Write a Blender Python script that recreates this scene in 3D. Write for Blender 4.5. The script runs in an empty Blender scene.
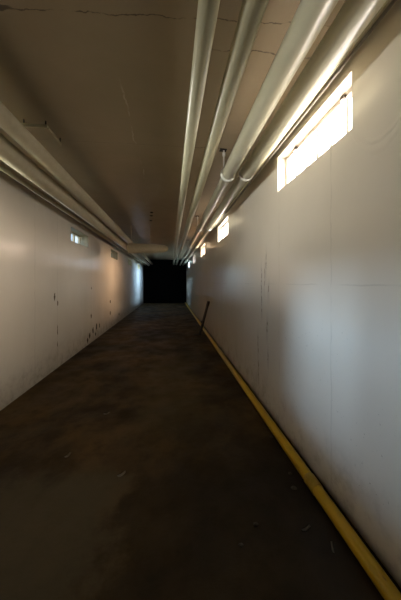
import bpy, bmesh, math, random
from mathutils import Vector, Matrix
random.seed(7)
S = bpy.context.scene
C = S.collection
PI = math.pi
F = 250.0; VX, VY = 171.0, 282.5
YAW = math.atan((200.5 - VX) / F)
EYE = Vector((0, 0, 1.40))
XL, XR, H = -1.85, 1.045, 2.95       # left wall, right wall, ceiling height
Y0, Y1 = -3.2, 17.2                  # near end (behind the camera), far end

def ray(px, py):
    a, b = (px - 200.5) / F, (VY - py) / F
    c, s = math.cos(YAW), math.sin(YAW)
    return Vector((a * c + s, -a * s + c, b))
def on(px, py, axis, val):
    d = ray(px, py); t = (val - EYE[axis]) / d[axis]
    return EYE + d * t

# ------------------------------------------------------------------ helpers
def tag(o, label, cat=None, group=None, kind=None):
    if label: o['label'] = label
    if cat: o['category'] = cat
    if group: o['group'] = group
    if kind: o['kind'] = kind
    return o
def obj(name, bm, m, parent=None, smooth=False):
    bmesh.ops.recalc_face_normals(bm, faces=bm.faces[:])
    me = bpy.data.meshes.new(name); bm.to_mesh(me); bm.free()
    if smooth:
        for p in me.polygons: p.use_smooth = True
    o = bpy.data.objects.new(name, me); C.objects.link(o)
    if m: me.materials.append(m)
    if parent: o.parent = parent
    return o
def box(bm, x0, x1, y0, y1, z0, z1, bev=0.0, M=None):
    r = bmesh.ops.create_cube(bm, size=1.0)
    vs = r['verts']
    for v in vs:
        v.co = Vector(((x0 + x1) / 2 + v.co.x * (x1 - x0), (y0 + y1) / 2 + v.co.y * (y1 - y0), (z0 + z1) / 2 + v.co.z * (z1 - z0)))
    if bev > 0:
        es = list({e for v in vs for e in v.link_edges})
        rb = bmesh.ops.bevel(bm, geom=es, offset=bev, segments=2, affect='EDGES', profile=0.5)
        vs = list({v for f in rb['faces'] for v in f.verts} | {v for v in vs if v.is_valid})
    if M is not None:
        for v in vs: v.co = M @ v.co
def lathe(bm, prof, p, axis='Y', seg=40, caps=True):
    """prof: list of (distance along axis, radius); p: the axis' origin"""
    rings = []
    for t, r in prof:
        ring = []
        for k in range(seg):
            a = 2 * PI * k / seg
            u, w = r * math.cos(a), r * math.sin(a)
            co = (u, t, w) if axis == 'Y' else ((t, u, w) if axis == 'X' else (u, w, t))
            ring.append(bm.verts.new(Vector(p) + Vector(co)))
        rings.append(ring)
    for A, B in zip(rings, rings[1:]):
        for k in range(seg):
            bm.faces.new((A[k], A[(k + 1) % seg], B[(k + 1) % seg], B[k]))
    if caps:
        bm.faces.new(rings[0]); bm.faces.new(rings[-1])
def tube(bm, pts, r, seg=16, caps=True):
    pts = [Vector(p) for p in pts]; rings = []
    n = len(pts); up = None
    for i, p in enumerate(pts):
        t = (pts[min(i + 1, n - 1)] - pts[max(i - 1, 0)]).normalized()
        if up is None:
            up = Vector((0, 0, 1)) if abs(t.z) < .9 else Vector((1, 0, 0))
        a = t.cross(up).normalized(); b = a.cross(t).normalized(); up = b
        rr = r[i] if isinstance(r, (list, tuple)) else r
        rings.append([bm.verts.new(p + a * rr * math.cos(2 * PI * k / seg) + b * rr * math.sin(2 * PI * k / seg)) for k in range(seg)])
    for A, B in zip(rings, rings[1:]):
        for k in range(seg):
            bm.faces.new((A[k], A[(k + 1) % seg], B[(k + 1) % seg], B[k]))
    if caps:
        bm.faces.new(rings[0]); bm.faces.new(rings[-1])

# ------------------------------------------------------------------ node helpers
class NT:
    def __init__(s, name):
        s.m = bpy.data.materials.new(name); s.m.use_nodes = True
        s.t = s.m.node_tree; s.bs = s.t.nodes['Principled BSDF']
        tc = s.t.nodes.new('ShaderNodeNewGeometry'); sp = s.t.nodes.new('ShaderNodeSeparateXYZ')
        s.t.links.new(tc.outputs['Position'], sp.inputs[0])
        s.pos = tc.outputs['Position']; s.X, s.Y, s.Z = sp.outputs
    def setin(s, i, v):
        if isinstance(v, bpy.types.NodeSocket): s.t.links.new(v, i)
        else: i.default_value = v
    def ma(s, op, a, b=0.0, c=0.0):
        n = s.t.nodes.new('ShaderNodeMath'); n.operation = op
        s.setin(n.inputs[0], a); s.setin(n.inputs[1], b); s.setin(n.inputs[2], c)
        return n.outputs[0]
    def noise(s, scale, detail=4, rough=.55, stretch=(1, 1, 1), dist=0.0, off=(0, 0, 0)):
        mp = s.t.nodes.new('ShaderNodeMapping'); mp.inputs['Scale'].default_value = stretch; mp.inputs['Location'].default_value = off
        s.t.links.new(s.pos, mp.inputs[0])
        n = s.t.nodes.new('ShaderNodeTexNoise'); n.inputs['Scale'].default_value = scale
        n.inputs['Detail'].default_value = detail; n.inputs['Roughness'].default_value = rough; n.inputs['Distortion'].default_value = dist
        s.t.links.new(mp.outputs[0], n.inputs['Vector'])
        return n.outputs['Fac']
    def ramp(s, v, lo, hi, a=0.0, b=1.0):
        n = s.t.nodes.new('ShaderNodeMapRange'); n.interpolation_type = 'SMOOTHSTEP'; n.clamp = True
        s.setin(n.inputs[0], v)
        n.inputs[1].default_value = lo; n.inputs[2].default_value = hi; n.inputs[3].default_value = a; n.inputs[4].default_value = b
        return n.outputs[0]
    def line(s, v, at, w, soft=None):           # 1 on |v-at|<w
        d = s.ma('ABSOLUTE', s.ma('SUBTRACT', v, at))
        return s.ramp(d, w * .5, w if soft is None else soft, 1, 0)
    def band(s, v, lo, hi, soft):
        return s.ma('MULTIPLY', s.ramp(v, lo - soft, lo + soft), s.ramp(v, hi - soft, hi + soft, 1, 0))
    def mul(s, *a):
        r = a[0]
        for b in a[1:]: r = s.ma('MULTIPLY', r, b)
        return r
    def mx(s, *a):
        r = a[0]
        for b in a[1:]: r = s.ma('MAXIMUM', r, b)
        return r
    def mix(s, f, a, b):
        n = s.t.nodes.new('ShaderNodeMix'); n.data_type = 'RGBA'
        s.setin(n.inputs[0], f)
        s.setin(n.inputs[6], a if isinstance(a, bpy.types.NodeSocket) else (*a, 1))
        s.setin(n.inputs[7], b if isinstance(b, bpy.types.NodeSocket) else (*b, 1))
        return n.outputs[2]
    def bump(s, h, strength=.3, dist=.01, prev=None):
        n = s.t.nodes.new('ShaderNodeBump'); n.inputs['Strength'].default_value = strength; n.inputs['Distance'].default_value = dist
        s.setin(n.inputs['Height'], h)
        if prev is not None: s.t.links.new(prev, n.inputs['Normal'])
        return n.outputs[0]
    def done(s, col, rough=.5, normal=None, metal=0.0, spec=.5):
        s.setin(s.bs.inputs['Base Color'], col if isinstance(col, bpy.types.NodeSocket) else (*col, 1))
        s.setin(s.bs.inputs['Roughness'], rough); s.bs.inputs['Metallic'].default_value = metal
        s.bs.inputs['Specular IOR Level'].default_value = spec
        if normal is not None: s.t.links.new(normal, s.bs.inputs['Normal'])
        return s.m

def paint(name, a, b, rough=.4, metal=0.0, scale=14, bumps=.08, spec=.5):
    n = NT(name)
    f = n.ramp(n.noise(scale), .35, .7)
    return n.done(n.mix(f, a, b), rough, n.bump(n.noise(scale * 2, 2), bumps * .5, .004), metal, spec)

# walls ------------------------------------------------------------
def wall_material(side):
    n = NT('wall_paint_' + side)
    base = n.mix(n.ramp(n.noise(1.3, 5), .3, .75), (.60, .545, .45), (.64, .585, .495))
    base = n.mix(n.mul(n.ramp(n.noise(1.7, 3, .5, (1, 1, .5)), .4, .8), .2), base, (.50, .45, .36))
    # grime low on the wall
    low = n.mul(n.ramp(n.Z, .0, .55, 1, 0), n.ramp(n.noise(7, 6, .7), .42, .7))
    base = n.mix(n.mul(low, .55), base, (.30, .26, .20))
    wob = n.ma('MULTIPLY', n.ma('SUBTRACT', n.noise(6), .5), .05)
    yy = n.ma('ADD', n.Y, wob); zz = n.ma('ADD', n.Z, n.ma('MULTIPLY', wob, .4))
    spots = []; seams = []; swell = None
    if side == 'right':
        # dark drip marks by the first window's far edge
        for k, (px, ya, yb, wd) in enumerate(((266, 254, 272, .006), (261.5, 268, 312, .008), (264.5, 268, 286, .006), (268.5, 285, 292, .009), (267, 322, 332, .010), (258, 336, 352, .006), (258.5, 362, 376, .008), (268, 352, 360, .006))):
            P = on(px, ya, 0, XR); Q = on(px, yb, 0, XR); sy = n.ma('ADD', n.Y, n.ma('MULTIPLY', n.ma('SUBTRACT', n.noise(9, 3, off=(0, 0, k * 3.1)), .5), .06))
            spots.append(n.mul(n.line(sy, P.y, wd), n.band(n.Z, Q.z, P.z, .015), n.ramp(n.noise(20, 3, off=(0, 0, k)), .42, .52)))
            spots.append(n.mul(n.line(sy, P.y, wd * 4), n.band(n.Z, Q.z - .1, P.z + .05, .08), .18))
        # pock marks low on the wall
        spots.append(n.mul(n.ramp(n.noise(55, 3, .6, (1, 1, .8)), .665, .72), n.ramp(n.noise(3, 3), .42, .6), n.ramp(n.Z, .9, 1.3, .5, 0)))
        for y in [on(q, 300, 0, XR).y for q in (279, 331, 226, 243)]: seams.append(n.mul(n.line(yy, y, .008), n.ramp(n.noise(3), .35, .6)))
        seams.append(n.mul(n.line(zz, 1.385, .006), n.ramp(n.noise(2.2), .38, .6)))
        # blistered plaster running from the first window's near corner
        q_ = n.ma('SUBTRACT', n.Y, 1.13)
        cz = n.ma('ADD', n.ma('MULTIPLY', n.ma('MULTIPLY', q_, q_), 3.8), 2.08)
        d1 = n.ma('ABSOLUTE', n.ma('SUBTRACT', n.ma('ADD', n.Z, wob), cz))
        swell = n.mul(n.ramp(d1, .0, .03, 1, 0), n.band(n.Y, .5, 1.33, .03))
        d2 = n.ma('ABSOLUTE', n.ma('SUBTRACT', n.ma('ADD', n.Z, wob), n.ma('ADD', cz, .045)))
        swell = n.mx(swell, n.mul(n.ramp(d2, .0, .02, 1, 0), n.band(n.Y, .8, 1.22, .05)))
    else:
        # flaked-off paint, dark dabs in rows by the panel joints
        for k, (px, py, hw, hh) in enumerate(((54.6, 297, .030, .075), (57.6, 303, .022, .040), (57.6, 330, .014, .10), (57.5, 344, .016, .05), (91.2, 316, .035, .05), (91.5, 288, .02, .04),
                (96.5, 327, .05, .09), (99.5, 325, .045, .07), (93, 331, .05, .08), (89.5, 336, .06, .07), (87.5, 341, .05, .06), (95.5, 334, .04, .05), (110.3, 301.5, .06, .05), (110.2, 313, .05, .06), (119, 314, .06, .05))):
            P = on(px, py, 0, XL)
            dy_ = n.ma('DIVIDE', n.ma('SUBTRACT', n.Y, P.y), hw); dz_ = n.ma('DIVIDE', n.ma('SUBTRACT', n.Z, P.z), hh)
            r_ = n.ma('ADD', n.ma('SQRT', n.ma('ADD', n.ma('MULTIPLY', dy_, dy_), n.ma('MULTIPLY', dz_, dz_))), n.ma('MULTIPLY', n.ma('SUBTRACT', n.noise(24, 5, .65, (1, 1, .6)), .5), 3.0))
            spots.append(n.ramp(r_, .75, 1.0, 1, 0))
        for px in (35, 57.3, 91.3, 118): seams.append(n.mul(n.line(yy, on(px, 300, 0, XL).y, .010), n.ramp(n.noise(3), .3, .55)))
    sp = n.mx(*spots); se = n.mx(*seams)
    base = n.mix(n.mul(sp, .9), base, (.07, .042, .022))
    base = n.mix(n.mul(se, .3), base, (.33, .29, .23))
    h = n.ma('SUBTRACT', n.noise(2.2, 2, .5, (1, 1, .25)), n.mul(sp, .3))
    nb = n.bump(h, .15, .03)
    nb = n.bump(n.ma('SUBTRACT', n.noise(30, 2), n.mul(se, 1.0)), .05, .004, nb)
    if swell is not None: nb = n.bump(swell, .16, .02, nb)
    rough = .20
    return n.done(base, rough, nb, 0, .5)
M_wl, M_wr = wall_material('left'), wall_material('right')

def ceiling_material():
    n = NT('ceiling_paint')
    base = n.mix(n.ramp(n.noise(1.1, 5), .3, .75), (.40, .32, .205), (.46, .37, .245))
    wob = n.ma('MULTIPLY', n.ma('SUBTRACT', n.noise(4, 6, .65), .5), .10)
    yy = n.ma('ADD', n.ma('ADD', n.Y, wob), n.ma('MULTIPLY', n.X, .02))
    br = n.ramp(n.noise(7, 3, .6, (1, .2, 1)), .38, .5)
    Yc = lambda px, py: on(px, py, 2, H).y
    A_, B_ = on(6, 9, 2, H), on(195, 18, 2, H); m_ = (B_.y - A_.y) / (B_.x - A_.x)
    yl = n.ma('SUBTRACT', yy, n.ma('MULTIPLY', n.ma('SUBTRACT', n.X, A_.x), m_ + .02)); y0_ = A_.y + A_.x * .02
    c1 = n.mul(n.line(yl, y0_, .0045), br)
    c2 = n.mul(n.line(yy, Yc(205, 148), .008), br, n.ramp(n.X, .0, .3, .25, 1))
    c3 = n.mul(n.line(yy, Yc(262, 54), .006), br, n.ramp(n.X, .2, .4))
    hole = n.mul(n.band(n.X, A_.x - .12, A_.x + .03, .02), n.line(yl, y0_, .016))
    cr = n.mx(c1, c2, c3, hole)
    base = n.mix(n.mul(cr, .7), base, (.05, .035, .02))
    # pale scrape running along the ceiling
    sx = n.ma('ADD', n.X, n.ma('MULTIPLY', n.ma('SUBTRACT', n.noise(2), .5), .2))
    sc = n.mul(n.line(sx, -.38, .009), n.band(n.Y, 2.0, 4.0, .1), n.ramp(n.noise(3.1), .45, .6))
    base = n.mix(n.mul(sc, .5), base, (.75, .68, .55))
    nb = n.bump(n.ma('SUBTRACT', n.noise(6, 5), cr), .18, .02)
    return n.done(base, n.ramp(n.noise(5), .3, .8, .34, .45), nb, 0, .45)
M_ceil = ceiling_material()

def floor_material():
    n = NT('worn_concrete')
    f = n.ramp(n.noise(.8, 7, .62, dist=.3, off=(.3, .1, 0)), .38, .66)
    base = n.mix(f, (.024, .0135, .0038), (.098, .058, .019))
    base = n.mix(n.mul(n.ramp(n.noise(6, 8, .7), .45, .75), .6), base, (.022, .014, .007))
    base = n.mix(n.mul(n.ramp(n.noise(38, 5, .7), .62, .72), .45), base, (.07, .052, .033))
    w1 = n.ma('MULTIPLY', n.ma('SUBTRACT', n.noise(2.5, 6, .65), .5), .9)
    px_, py_ = n.ma('ADD', n.X, w1), n.ma('ADD', n.Y, w1)
    worn = n.mul(n.ramp(px_, -.50, -.25, 1, 0), n.ramp(py_, 1.75, 2.05, 1, 0))
    dark_near = n.mul(n.ramp(px_, -.42, -.20), n.ramp(py_, 1.7, 2.2, 1, 0))  # darker floor at the near end, right of the worn patch
    base = n.mix(n.mul(dark_near, .65), base, (.010, .0065, .003))
    base = n.mix(n.mul(worn, .75), base, (.080, .066, .038))
    olive = n.mul(n.band(px_, -.35, .35, .2), n.band(py_, 2.4, 4.6, .5))
    base = n.mix(n.mul(olive, .45), base, (.085, .062, .024))
    nb = n.bump(n.noise(22, 8, .7), .35, .012)
    return n.done(base, n.ramp(n.noise(3, 6), .3, .7, .55, .8), nb, 0, .22)
M_floor = floor_material()

M_cream = paint('cream_pipe_paint', (.55, .52, .35), (.58, .55, .38), .30, bumps=.05)
M_jacket = paint('off_white_pipe_jacket', (.60, .57, .41), (.64, .61, .45), .30, scale=4, bumps=.05)
M_tan = paint('tan_pipe_paint', (.50, .43, .29), (.54, .47, .32), .6, bumps=.06, spec=.12)
M_dark = paint('dark_rusty_steel', (.010, .007, .005), (.022, .014, .010), .6, .2, 30, .25)
M_conduit = paint('grey_conduit', (.22, .20, .17), (.30, .28, .24), .4)
M_latch = paint('tarnished_latch_metal', (.06, .05, .04), (.10, .085, .07), .4, .6)
M_ring = paint('pale_latch_ring', (.75, .74, .70), (.85, .84, .80), .25)
M_frame_w = paint('white_window_paint', (.66, .60, .56), (.72, .66, .62), .45)
M_frame_o = paint('olive_window_paint', (.30, .25, .13), (.36, .30, .17), .5)
M_black = paint('unlit_end_black', (.0020, .0019, .0018), (.004, .0035, .003), .9, spec=.05)  # near-black colour stands in for the unlit dark at the passage end
M_back = paint('grey_end_wall_paint', (.35, .33, .30), (.42, .40, .36), .6)
M_stone = paint('dusty_pebble', (.040, .031, .021), (.075, .060, .042), .85, 0, 60, .3)
M_paper = paint('dirty_paper', (.26, .23, .18), (.36, .32, .26), .8)
M_hole = paint('black_rubber', (.006, .005, .004), (.012, .010, .008), .7)
def yellow():
    n = NT('worn_yellow_paint')
    b = n.mix(n.ramp(n.noise(5, 5), .3, .75), (.44, .275, .004), (.53, .34, .006))
    b = n.mix(n.mul(n.ramp(n.noise(30, 6, .7, (1, .4, 1)), .58, .72), .6), b, (.16, .10, .015))
    return n.done(b, .42, n.bump(n.noise(40), .08, .004))
M_yellow = yellow()
M_yellow_dark = paint('grimy_yellow_coupling', (.30, .20, .015), (.42, .29, .02), .5)
def glow(name, col, st):
    m = bpy.data.materials.new(name); m.use_nodes = True; t = m.node_tree
    t.nodes.remove(t.nodes['Principled BSDF'])
    ad = t.nodes.new('ShaderNodeAddShader'); tr = t.nodes.new('ShaderNodeBsdfTransparent'); em = t.nodes.new('ShaderNodeEmission')
    tr.inputs[0].default_value = (.9, .9, .9, 1); em.inputs[0].default_value = (*col, 1); em.inputs[1].default_value = st
    t.links.new(tr.outputs[0], ad.inputs[0]); t.links.new(em.outputs[0], ad.inputs[1]); t.links.new(ad.outputs[0], t.nodes['Material Output'].inputs[0])
    return m
def clear_glass():
    m = bpy.data.materials.new('clear_window_glass'); m.use_nodes = True; t = m.node_tree
    t.nodes.remove(t.nodes['Principled BSDF'])
    out = t.nodes['Material Output']; mx = t.nodes.new('ShaderNodeMixShader'); mx.inputs[0].default_value = .08
    tr = t.nodes.new('ShaderNodeBsdfTransparent'); gl = t.nodes.new('ShaderNodeBsdfGlossy'); gl.inputs['Roughness'].default_value = .03
    tr.inputs[0].default_value = (.93, .97, .98, 1)
    t.links.new(tr.outputs[0], mx.inputs[1]); t.links.new(gl.outputs[0], mx.inputs[2]); t.links.new(mx.outputs[0], out.inputs[0])
    return m
M_glass = clear_glass()

# ------------------------------------------------------------------ windows' places
ra, rb_ = on(277.6, 180, 0, XR).y, on(351.8, 120, 0, XR).y
STEP_R = 3.17
R_WIN = [(rb_ + k * STEP_R, ra + k * STEP_R) for k in range(-1, 5)]
R_Z = (1.40 + .895, 1.40 + 1.232)
la, lb = on(88.0, 240, 0, XL).y, on(70.8, 235, 0, XL).y
STEP_L = 3.12
L_WIN = [(lb + k * STEP_L, la + k * STEP_L) for k in range(-2, 4)]
L_Z = (1.40 + .775, 1.40 + 1.045)
TH = .30

def wall_with_holes(name, xa, xb, holes, zr, m):
    ys = sorted({Y0, Y1, *[v for h in holes for v in h]}); zs = [0, zr[0], zr[1], H]
    def solid(i, j):
        if i < 0 or j < 0 or i >= len(ys) - 1 or j >= 3: return False
        return not (j == 1 and any(abs(ys[i] - h[0]) < 1e-6 for h in holes))
    bm = bmesh.new(); vd = {}
    def V(x, y, z):
        k = (round(x, 5), round(y, 5), round(z, 5))
        if k not in vd: vd[k] = bm.verts.new((x, y, z))
        return vd[k]
    for i in range(len(ys) - 1):
        for j in range(3):
            if not solid(i, j): continue
            a, b, c, d = ys[i], ys[i + 1], zs[j], zs[j + 1]
            for x in (xa, xb): bm.faces.new((V(x, a, c), V(x, b, c), V(x, b, d), V(x, a, d)))
            for (di, dj, q) in ((-1, 0, ((xa, a, c), (xb, a, c), (xb, a, d), (xa, a, d))), (1, 0, ((xa, b, c), (xb, b, c), (xb, b, d), (xa, b, d))),
                                (0, -1, ((xa, a, c), (xb, a, c), (xb, b, c), (xa, b, c))), (0, 1, ((xa, a, d), (xb, a, d), (xb, b, d), (xa, b, d)))):
                if not solid(i + di, j + dj): bm.faces.new([V(*p) for p in q])
    return obj(name, bm, m)

tag(wall_with_holes('wall_left', XL - TH, XL, L_WIN, L_Z, M_wl), 'long off white painted wall with peeling spots on the left', 'wall', kind='structure')
tag(wall_with_holes('wall_right', XR, XR + TH, R_WIN, R_Z, M_wr), 'long off white painted wall with bright windows on the right', 'wall', kind='structure')
def slab(name, a, m, label, cat):
    bm = bmesh.new(); box(bm, *a); tag(obj(name, bm, m), label, cat, kind='structure')
slab('floor', (XL - TH, XR + TH, Y0, Y1, -.2, 0), M_floor, 'dark stained concrete floor of the passage', 'floor')
slab('ceiling', (XL - TH, XR + TH, Y0, Y1, H, H + .2), M_ceil, 'cracked beige painted ceiling above the pipes', 'ceiling')
slab('wall_far', (XL - TH, XR + TH, Y1, Y1 + .2, -.2, H + .2), M_black, 'black wall standing in for the unlit far end of the passage', 'wall')
slab('wall_back', (XL - TH, XR + TH, Y0 - .2, Y0, -.2, H + .2), M_back, 'end wall of the passage behind the viewer', 'wall')

# ------------------------------------------------------------------ windows
def frame_mesh(x0, x1, y0, y1, z0, z1, w):
    bm = bmesh.new()
    box(bm, x0, x1, y0, y1, z1 - w, z1, .004); box(bm, x0, x1, y0, y1, z0, z0 + w, .004)
    box(bm, x0, x1, y0, y0 + w, z0 + w, z1 - w, .004); box(bm, x0, x1, y1 - w, y1, z0 + w, z1 - w, .004)
    return bm
ORD = ['nearest', 'second', 'third', 'fourth', 'fifth', 'sixth']
COLS = [(1, .86, .72), (1, .86, .72), (1, .86, .72), (1, .66, .42), (.9, .85, 1.0), (.40, .65, 1.0)]
LAMP = [70, 190, 55, 260, 25, 1000]
STR = [1, 5, 5, 3, 1.5, 1.5]
wn = 0
for i, (a, b) in enumerate(R_WIN):
    wn += 1
    z0, z1 = R_Z
    x0 = XR + .085
    lab = 'blown out sunlit strip window in the right wall, ' + (ORD[i - 1] + ' one along from the viewer' if i else 'one behind the viewer')
    w = tag(obj('window_%d' % wn, frame_mesh(x0, x0 + .06, a, b, z0, z1, .028), M_frame_w), lab, 'window', 'strip windows in the right wall', 'structure')
    bm = bmesh.new(); box(bm, x0 + .035, x0 + .041, a + .026, b - .026, z0 + .026, z1 - .026)
    obj('pane', bm, glow('sunlit_pane_%d' % wn, [(c + 1) / 2 for c in COLS[i]], STR[i]), w)
    for k in range(1, 6):
        y = a + (b - a) * k / 6
        bm = bmesh.new(); box(bm, x0 + .015, x0 + .035, y - .013, y + .013, z0 + .027, z1 - .027, .002)
        obj('glazing_bar', bm, M_frame_w, w)
    if 1 <= i <= 3:
        for fr in (.17, .78):
            y = a + (b - a) * fr; zt = z1 - .022
            bm = bmesh.new()
            box(bm, x0 - .022, x0 + .004, y - .013, y + .013, zt - .010, zt + .012, .003)
            tube(bm, [(x0 - .020, y, zt), (x0 - .030, y - .004, zt - .012), (x0 - .032, y - .008, zt - .022)], .006, 10)
            lt = obj('latch', bm, M_latch, w); lt['label'] = 'dark metal latch on the frame head'
            bm = bmesh.new()
            pts = [(x0 - .030, y - .008 + .014 * math.sin(t), zt - .036 + .014 * math.cos(t)) for t in [2 * PI * q / 24 for q in range(25)]]
            tube(bm, pts, .0035, 8, False)
            obj('pull_ring', bm, M_ring, lt, True)
for i, (a, b) in enumerate(L_WIN):
    wn += 1
    z0, z1 = L_Z
    x0 = XL - .16
    lab = 'small recessed window with olive frame in the left wall, ' + (('first', 'second', 'third', 'fourth')[i - 2] + ' in view from the near end' if i > 1 else ('one behind the viewer', 'one just left of the view')[i])
    bmf = frame_mesh(x0 - .05, x0, a, b, z0, z1, .03)
    w = tag(obj('window_%d' % wn, bmf, M_frame_o), lab, 'window', 'small windows in the left wall', 'structure')
    bm = bmesh.new(); box(bm, x0 - .030, x0 - .025, a + .028, b - .028, z0 + .028, z1 - .028)
    obj('pane', bm, M_glass, w)
    bm = bmesh.new()
    box(bm, x0, XL + .002, a, b, z1 - .006, z1 - .0005); box(bm, x0, XL + .002, a, b, z0 + .0005, z0 + .006)
    box(bm, x0, XL + .002, a + .0005, a + .006, z0 + .006, z1 - .006); box(bm, x0, XL + .002, b - .006, b - .0005, z0 + .006, z1 - .006)
    obj('casing', bm, M_frame_o, w)
    for k in (1, 2):
        y = a + (b - a) * k / 3
        bm = bmesh.new(); box(bm, x0 - .045, x0 - .006, y - .018, y + .018, z0 + .03, z1 - .03, .003)
        obj('glazing_bar', bm, M_frame_o, w)

# ------------------------------------------------------------------ overhead pipes
def pipe(name, label, x, z, r, m, y0=Y0 - .01, y1=Y1 + .01, group='pipes under the ceiling', sleeves=None, collar=None, collar_ys=(), collar_m=None):
    bm = bmesh.new()
    if sleeves:
        prof = []
        for a, b, rr in sleeves: prof += [(a, rr), (b, rr)]
        lathe(bm, prof, (x, 0, z))
    else:
        lathe(bm, [(y0, r), (y1, r)], (x, 0, z))
    o = tag(obj(name, bm, m), label, 'pipe', group)
    for p in o.data.polygons: p.use_smooth = len(p.vertices) == 4
    for y in collar_ys:
        bm = bmesh.new(); rc = collar if not callable(collar) else collar(y)
        lathe(bm, [(y - .022, rc * .84), (y - .018, rc * .96), (y - .010, rc), (y + .008, rc), (y + .014, rc * .96), (y + .016, rc * .80)], (x, 0, z))
        c = obj('collar', bm, collar_m or m, o)
        for p in c.data.polygons: p.use_smooth = len(p.vertices) == 4
    return o
zc = EYE.z
pipe('pipe', 'thin cream ceiling pipe nearest the middle of the passage', .167, zc + 1.24, .0475, M_cream, collar=.053, collar_ys=(6.3, 10.2))
pipe('pipe', 'cream ceiling pipe second from the middle of the passage', .369, zc + 1.24, .0546, M_cream, collar=.061, collar_ys=(5.0, 9.1))
SL3 = [(Y0 - .01, 2.72, .070), (2.72, 5.55, .056), (5.55, Y1 + .01, .050)]
SL4 = [(Y0 - .01, 2.68, .071), (2.68, 5.45, .058), (5.45, Y1 + .01, .050)]
colr = lambda y: .085 if y < 3 else .068
pipe('insulated_pipe', 'thick lagged pipe with white collar, farther from the bright window wall', .627, zc + 1.20, .07, M_jacket, sleeves=SL3, collar=colr, collar_ys=(2.72, 5.55, 8.3, 11.2), collar_m=M_ring)
pipe('insulated_pipe', 'thick lagged pipe with white collar, closer to the bright window wall', .822, zc + 1.20, .071, M_jacket, sleeves=SL4, collar=colr, collar_ys=(2.68, 5.45, 8.1, 11.0), collar_m=M_ring)
pipe('pipe', 'narrow cream pipe between the lagged pipe and the right wall', .934, zc + 1.245, .0175, M_cream)
pipe('conduit', 'thin grey conduit tucked in the corner above the right wall', .985, zc + 1.252, .009, M_conduit)
pipe('pipe', 'thick tan pipe on the left, topmost and farthest from wall', -1.275, zc + 1.262, .070, M_tan, collar=.072, collar_ys=(6.2,))
pipe('pipe', 'thickest tan pipe on the left, middle one of three', -1.505, zc + 1.205, .092, M_tan, collar=.097, collar_ys=(6.8,))
pipe('pipe', 'narrow tan pipe on the left, lowest and against the wall', -1.725, zc + 1.18, .030, M_tan)

# cross duct turning off the left pipes
bm = bmesh.new()
lathe(bm, [(-1.17, .10), (-1.16, .128), (-1.10, .136), (-.75, .136), (-.40, .118), (-.20, .10), (-.13, .08), (-.09, .05), (-.08, .01)], (0, 7.0, zc + .935), 'X', 36)
dct = tag(obj('duct', bm, M_tan), 'rounded tan duct crossing under the ceiling from the left pipes', 'duct')
for p in dct.data.polygons: p.use_smooth = len(p.vertices) == 4
for x in (-.55, -1.08):
    bm = bmesh.new(); box(bm, x - .008, x + .008, 6.992, 7.008, zc + 1.04, H, .002); obj('hanger_rod', bm, M_tan, dct)

# hangers ----------------------------------------------------------
def hanger(y, x, zt, label):
    bm = bmesh.new(); lathe(bm, [(zt, .008), (H - .006, .008)], (x, y, 0), 'Z', 12)
    r = tag(obj('pipe_hanger', bm, M_ring), label, 'pipe hanger', 'pipe hangers on the ceiling')
    bm = bmesh.new(); box(bm, x - .05, x + .03, y - .03, y + .03, H - .008, H, .002); obj('mounting_plate', bm, M_dark, r)
    bm = bmesh.new(); lathe(bm, [(H - .075, .013), (H - .072, .018), (H - .035, .018), (H - .032, .013)], (x, y, 0), 'Z', 6); obj('lock_nut', bm, M_ring, r)
h1 = on(224.5, 150, 2, H); h2 = on(196.5, 216, 2, H); h3 = on(184.5, 240, 2, H)
hanger(h1.y, .615, zc + 1.268, 'pale hanger rod dropping from the ceiling crack to the lagged pipe')
hanger(h2.y, .615, zc + 1.254, 'pale hanger rod between the ceiling pipes, second along from the viewer')
hanger(h3.y, .615, zc + 1.252, 'pale hanger rod between the ceiling pipes, third along from the viewer')

zb = H - .06
p = on(48, 127.5, 2, zb); q = on(22, 124, 2, zb)
bm = bmesh.new(); box(bm, q.x - .05, p.x, p.y - .02, p.y - .012, zb - .016, zb + .016, .001); box(bm, q.x - .05, p.x, p.y - .012, p.y + .02, zb + .010, zb + .016, .001)
br = tag(obj('ceiling_bracket', bm, M_cream), 'pale angle bracket hung from the ceiling beside the left pipes', 'bracket')
bm = bmesh.new(); box(bm, p.x - .012, p.x, p.y + .021, p.y + .30, zb - .010, zb + .014, .001); obj('side_arm', bm, M_tan, br)
for (x, y) in ((q.x, p.y), (p.x - .02, p.y), (p.x - .006, p.y + .28)):
    bm = bmesh.new(); lathe(bm, [(zb + .010, .006), (H, .006)], (x, y, 0), 'Z', 8); obj('hanger_rod', bm, M_dark, br)

# round dark fixings on the ceiling
for (px, py, lab) in ((151.7, 212.3, 'nearest'), (151.4, 215.6, 'middle'), (151.0, 220.4, 'farthest')):
    c = on(px, py, 2, H)
    bm = bmesh.new(); lathe(bm, [(H - .016, .012), (H - .012, .03), (H - .004, .036), (H + .004, .036)], (c.x, c.y, 0), 'Z', 20)
    tag(obj('ceiling_plug', bm, M_hole), 'small black round plug in the ceiling, %s of the row of three' % lab, 'plug', 'black plugs in the ceiling')

# ------------------------------------------------------------------ yellow pipe along the floor
bm = bmesh.new(); R = .037
pts = [(.955, y, R) for y in (Y0 + .02, 0, 1.2, 2.0, 3, 5, 8, 11, 14, 16.9)]
tube(bm, pts, R, 28)
yp = tag(obj('floor_pipe', bm, M_yellow, None, True), 'yellow painted pipe lying on the floor along the right wall', 'pipe')
c = on(314, 484, 2, R)
bm = bmesh.new(); lathe(bm, [(c.y - .055, .038), (c.y - .052, .0415), (c.y + .05, .0415), (c.y + .053, .038)], (.955, 0, .0375), 'Y', 28)
cp = obj('coupling', bm, M_yellow_dark, yp); cp['label'] = 'grimy darker coupling'
for pl in cp.data.polygons: pl.use_smooth = len(pl.vertices) == 4

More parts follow.
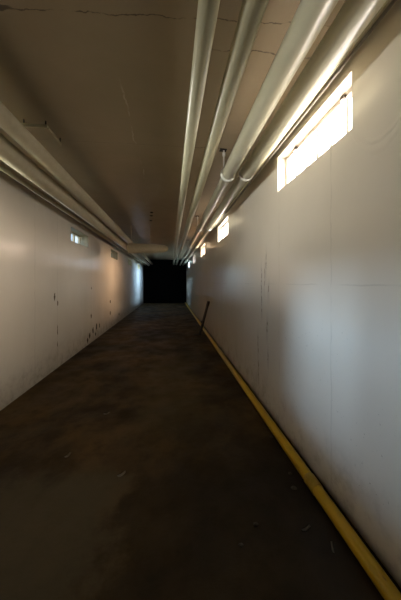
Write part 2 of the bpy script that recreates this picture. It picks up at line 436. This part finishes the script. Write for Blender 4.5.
# ------------------------------------------------------------------ bar leaning on the wall
foot = on(199.5, 335, 2, 0.0); top = on(208.6, 301.5, 0, XR - .03)
bm = bmesh.new()
d = top - foot; L = d.length
Mx = Matrix.Translation(foot) @ d.to_track_quat('Z', 'Y').to_matrix().to_4x4()
box(bm, -.034, .034, -.022, .022, .02, L, .004, Mx)
bar = tag(obj('metal_bar', bm, M_dark), 'dark metal bar leaning against the right wall over the yellow pipe', 'bar')
bm = bmesh.new(); box(bm, foot.x - .15, foot.x + .07, foot.y - .035, foot.y + .035, 0.0, .022, .004); obj('foot_plate', bm, M_dark, bar)
bm = bmesh.new(); Mk = Mx @ Matrix.Translation((0, 0, L * .37)); box(bm, -.02, .085, -.026, .026, -.035, .035, .004, Mk); obj('clamp', bm, M_dark, bar)
bm = bmesh.new(); Mk = Mx @ Matrix.Translation((0, 0, L * .97)); box(bm, -.034, .034, -.030, .030, -.10, .035, .006, Mk); obj('end_cap', bm, M_dark, bar)

# ------------------------------------------------------------------ debris on the floor
def pebble(px, py, s, label, m=M_stone, flat=.6):
    g = on(px, py, 2, 0)
    bm = bmesh.new(); bmesh.ops.create_icosphere(bm, subdivisions=2, radius=s)
    rr = random.Random(px * 7 + py)
    for v in bm.verts:
        v.co *= .85 * rr.uniform(.8, 1.12); v.co.z *= flat; v.co.x *= 1.25
    zmin = min(v.co.z for v in bm.verts)
    for v in bm.verts: v.co.z -= zmin + s * .06
    o = obj('pebble', bm, m, None, True); o.location = g
    tag(o, label, 'pebble', 'pebbles on the floor')
pebble(271.5, 437.5, .017, 'small pebble touching the yellow pipe, farthest one from the viewer')
pebble(264, 429, .012, 'small dark pebble beside the yellow pipe beyond the pale one')
pebble(290, 474, .014, 'small flat stone on the floor level with the pipe coupling')
pebble(294, 488.5, .020, 'wider flat stone on the floor just nearer than the pipe coupling', flat=.35)
pebble(256, 525, .014, 'lone pale stone in the middle of the near floor')
pebble(241, 546, .012, 'small brown stone nearest the viewer on the floor')
def scrap(px, py, w, l, rot, label):
    g = on(px, py, 2, 0); bm = bmesh.new(); n = 9
    rows = []
    for i in range(n):
        t = i / (n - 1); ww = w * (.5 + .5 * math.sin(PI * (.15 + .7 * t)))
        z = .002 + .010 * (t - .4) ** 2 * 4
        rows.append([bm.verts.new(((t - .5) * l, s * ww, z + .003 * abs(s) * t)) for s in (-.5, 0, .5)])
    for A, B in zip(rows, rows[1:]):
        for k in range(2): bm.faces.new((A[k], A[k + 1], B[k + 1], B[k]))
    bmesh.ops.solidify(bm, geom=bm.faces[:], thickness=.0012)
    o = obj('paper_scrap', bm, M_paper, None, True); o.location = g; o.rotation_euler = (0, 0, rot)
    zmin = min(v.co.z for v in o.data.vertices); o.location.z = -zmin
    tag(o, label, 'paper scrap', 'paper scraps on the floor')
scrap(306, 529.5, .016, .055, .2, 'curled pale scrap lying on the floor near the yellow pipe')
scrap(332.5, 549, .010, .05, 1.2, 'thin pale sliver on the floor nearest the yellow pipe')
scrap(67.5, 456, .025, .05, .9, 'small pale scrap on the left part of the floor')
scrap(121.5, 475, .025, .06, .5, 'tan scrap in the middle of the floor, beside worn patch')
scrap(106.5, 414, .025, .06, .1, 'faint pale scrap farther off on the left part of floor')

# ------------------------------------------------------------------ light: daylight
W = bpy.data.worlds.new('sky'); S.world = W; W.use_nodes = True
bg = W.node_tree.nodes['Background']; bg.inputs[0].default_value = (.62, .78, 1.0, 1); bg.inputs[1].default_value = .9
def day_lamp(pos, tgt, e, col, sx, sy, spread=180):
    l = bpy.data.lights.new('daylight', 'AREA'); l.shape = 'RECTANGLE'; l.size = sx; l.size_y = sy; l.energy = e; l.color = col; l.spread = math.radians(spread)
    o = bpy.data.objects.new('window_daylight', l); C.objects.link(o)
    pos = Vector(pos); o.location = pos; o.rotation_euler = (Vector(tgt) - pos).to_track_quat('-Z', 'Y').to_euler()
zl, zr = sum(L_Z) / 2, sum(R_Z) / 2
for i, (a, b) in enumerate(L_WIN):          # open sky above the left windows
    y = (a + b) / 2
    day_lamp((XL - TH - 1.1, y, zl + .75), (XL, y, zl), (15, 110, 3, 3, 15, 500)[i], (.55, .74, 1.0), 1.0, .8)
ym = sum(L_WIN[1]) / 2                      # patch of blue sky seen past the near left window
day_lamp((XL - TH - 1.1, ym + .72, zl + .62), (XL, ym, zl), 430, (.58, .74, 1.0), .22, .4)
for i, (a, b) in enumerate(L_WIN[:2]):      # daylight thrown up by the ground outside
    y = (a + b) / 2
    day_lamp((XL - TH - .7, y, zl + .03), (XL, y, zl), (3, 170)[i], (1, .92, .84), 1.2, .45)
for i, (a, b) in enumerate(R_WIN):          # bright open ground and sky outside the right windows
    y = (a + b) / 2
    day_lamp((XR + TH + 1.2, y, EYE.z + 1.55), (XR, y, zr), LAMP[i], COLS[i], 1.5, .85, 115)

# ------------------------------------------------------------------ camera and view
cam = bpy.data.cameras.new('camera'); co = bpy.data.objects.new('camera', cam); C.objects.link(co)
co.location = EYE; co.rotation_euler = (PI / 2, 0, -YAW)
cam.sensor_width = 36; cam.lens = F / 600 * 36; cam.shift_y = -(300 - VY) / 600; cam.clip_start = .02
S.camera = co
S.view_settings.view_transform = 'Standard'; S.view_settings.look = 'None'; S.view_settings.gamma = 1
S.view_settings.use_curve_mapping = False; S.view_settings.exposure = 0.5
S.cycles.max_bounces = 12; S.cycles.diffuse_bounces = 8; S.cycles.use_denoising = True
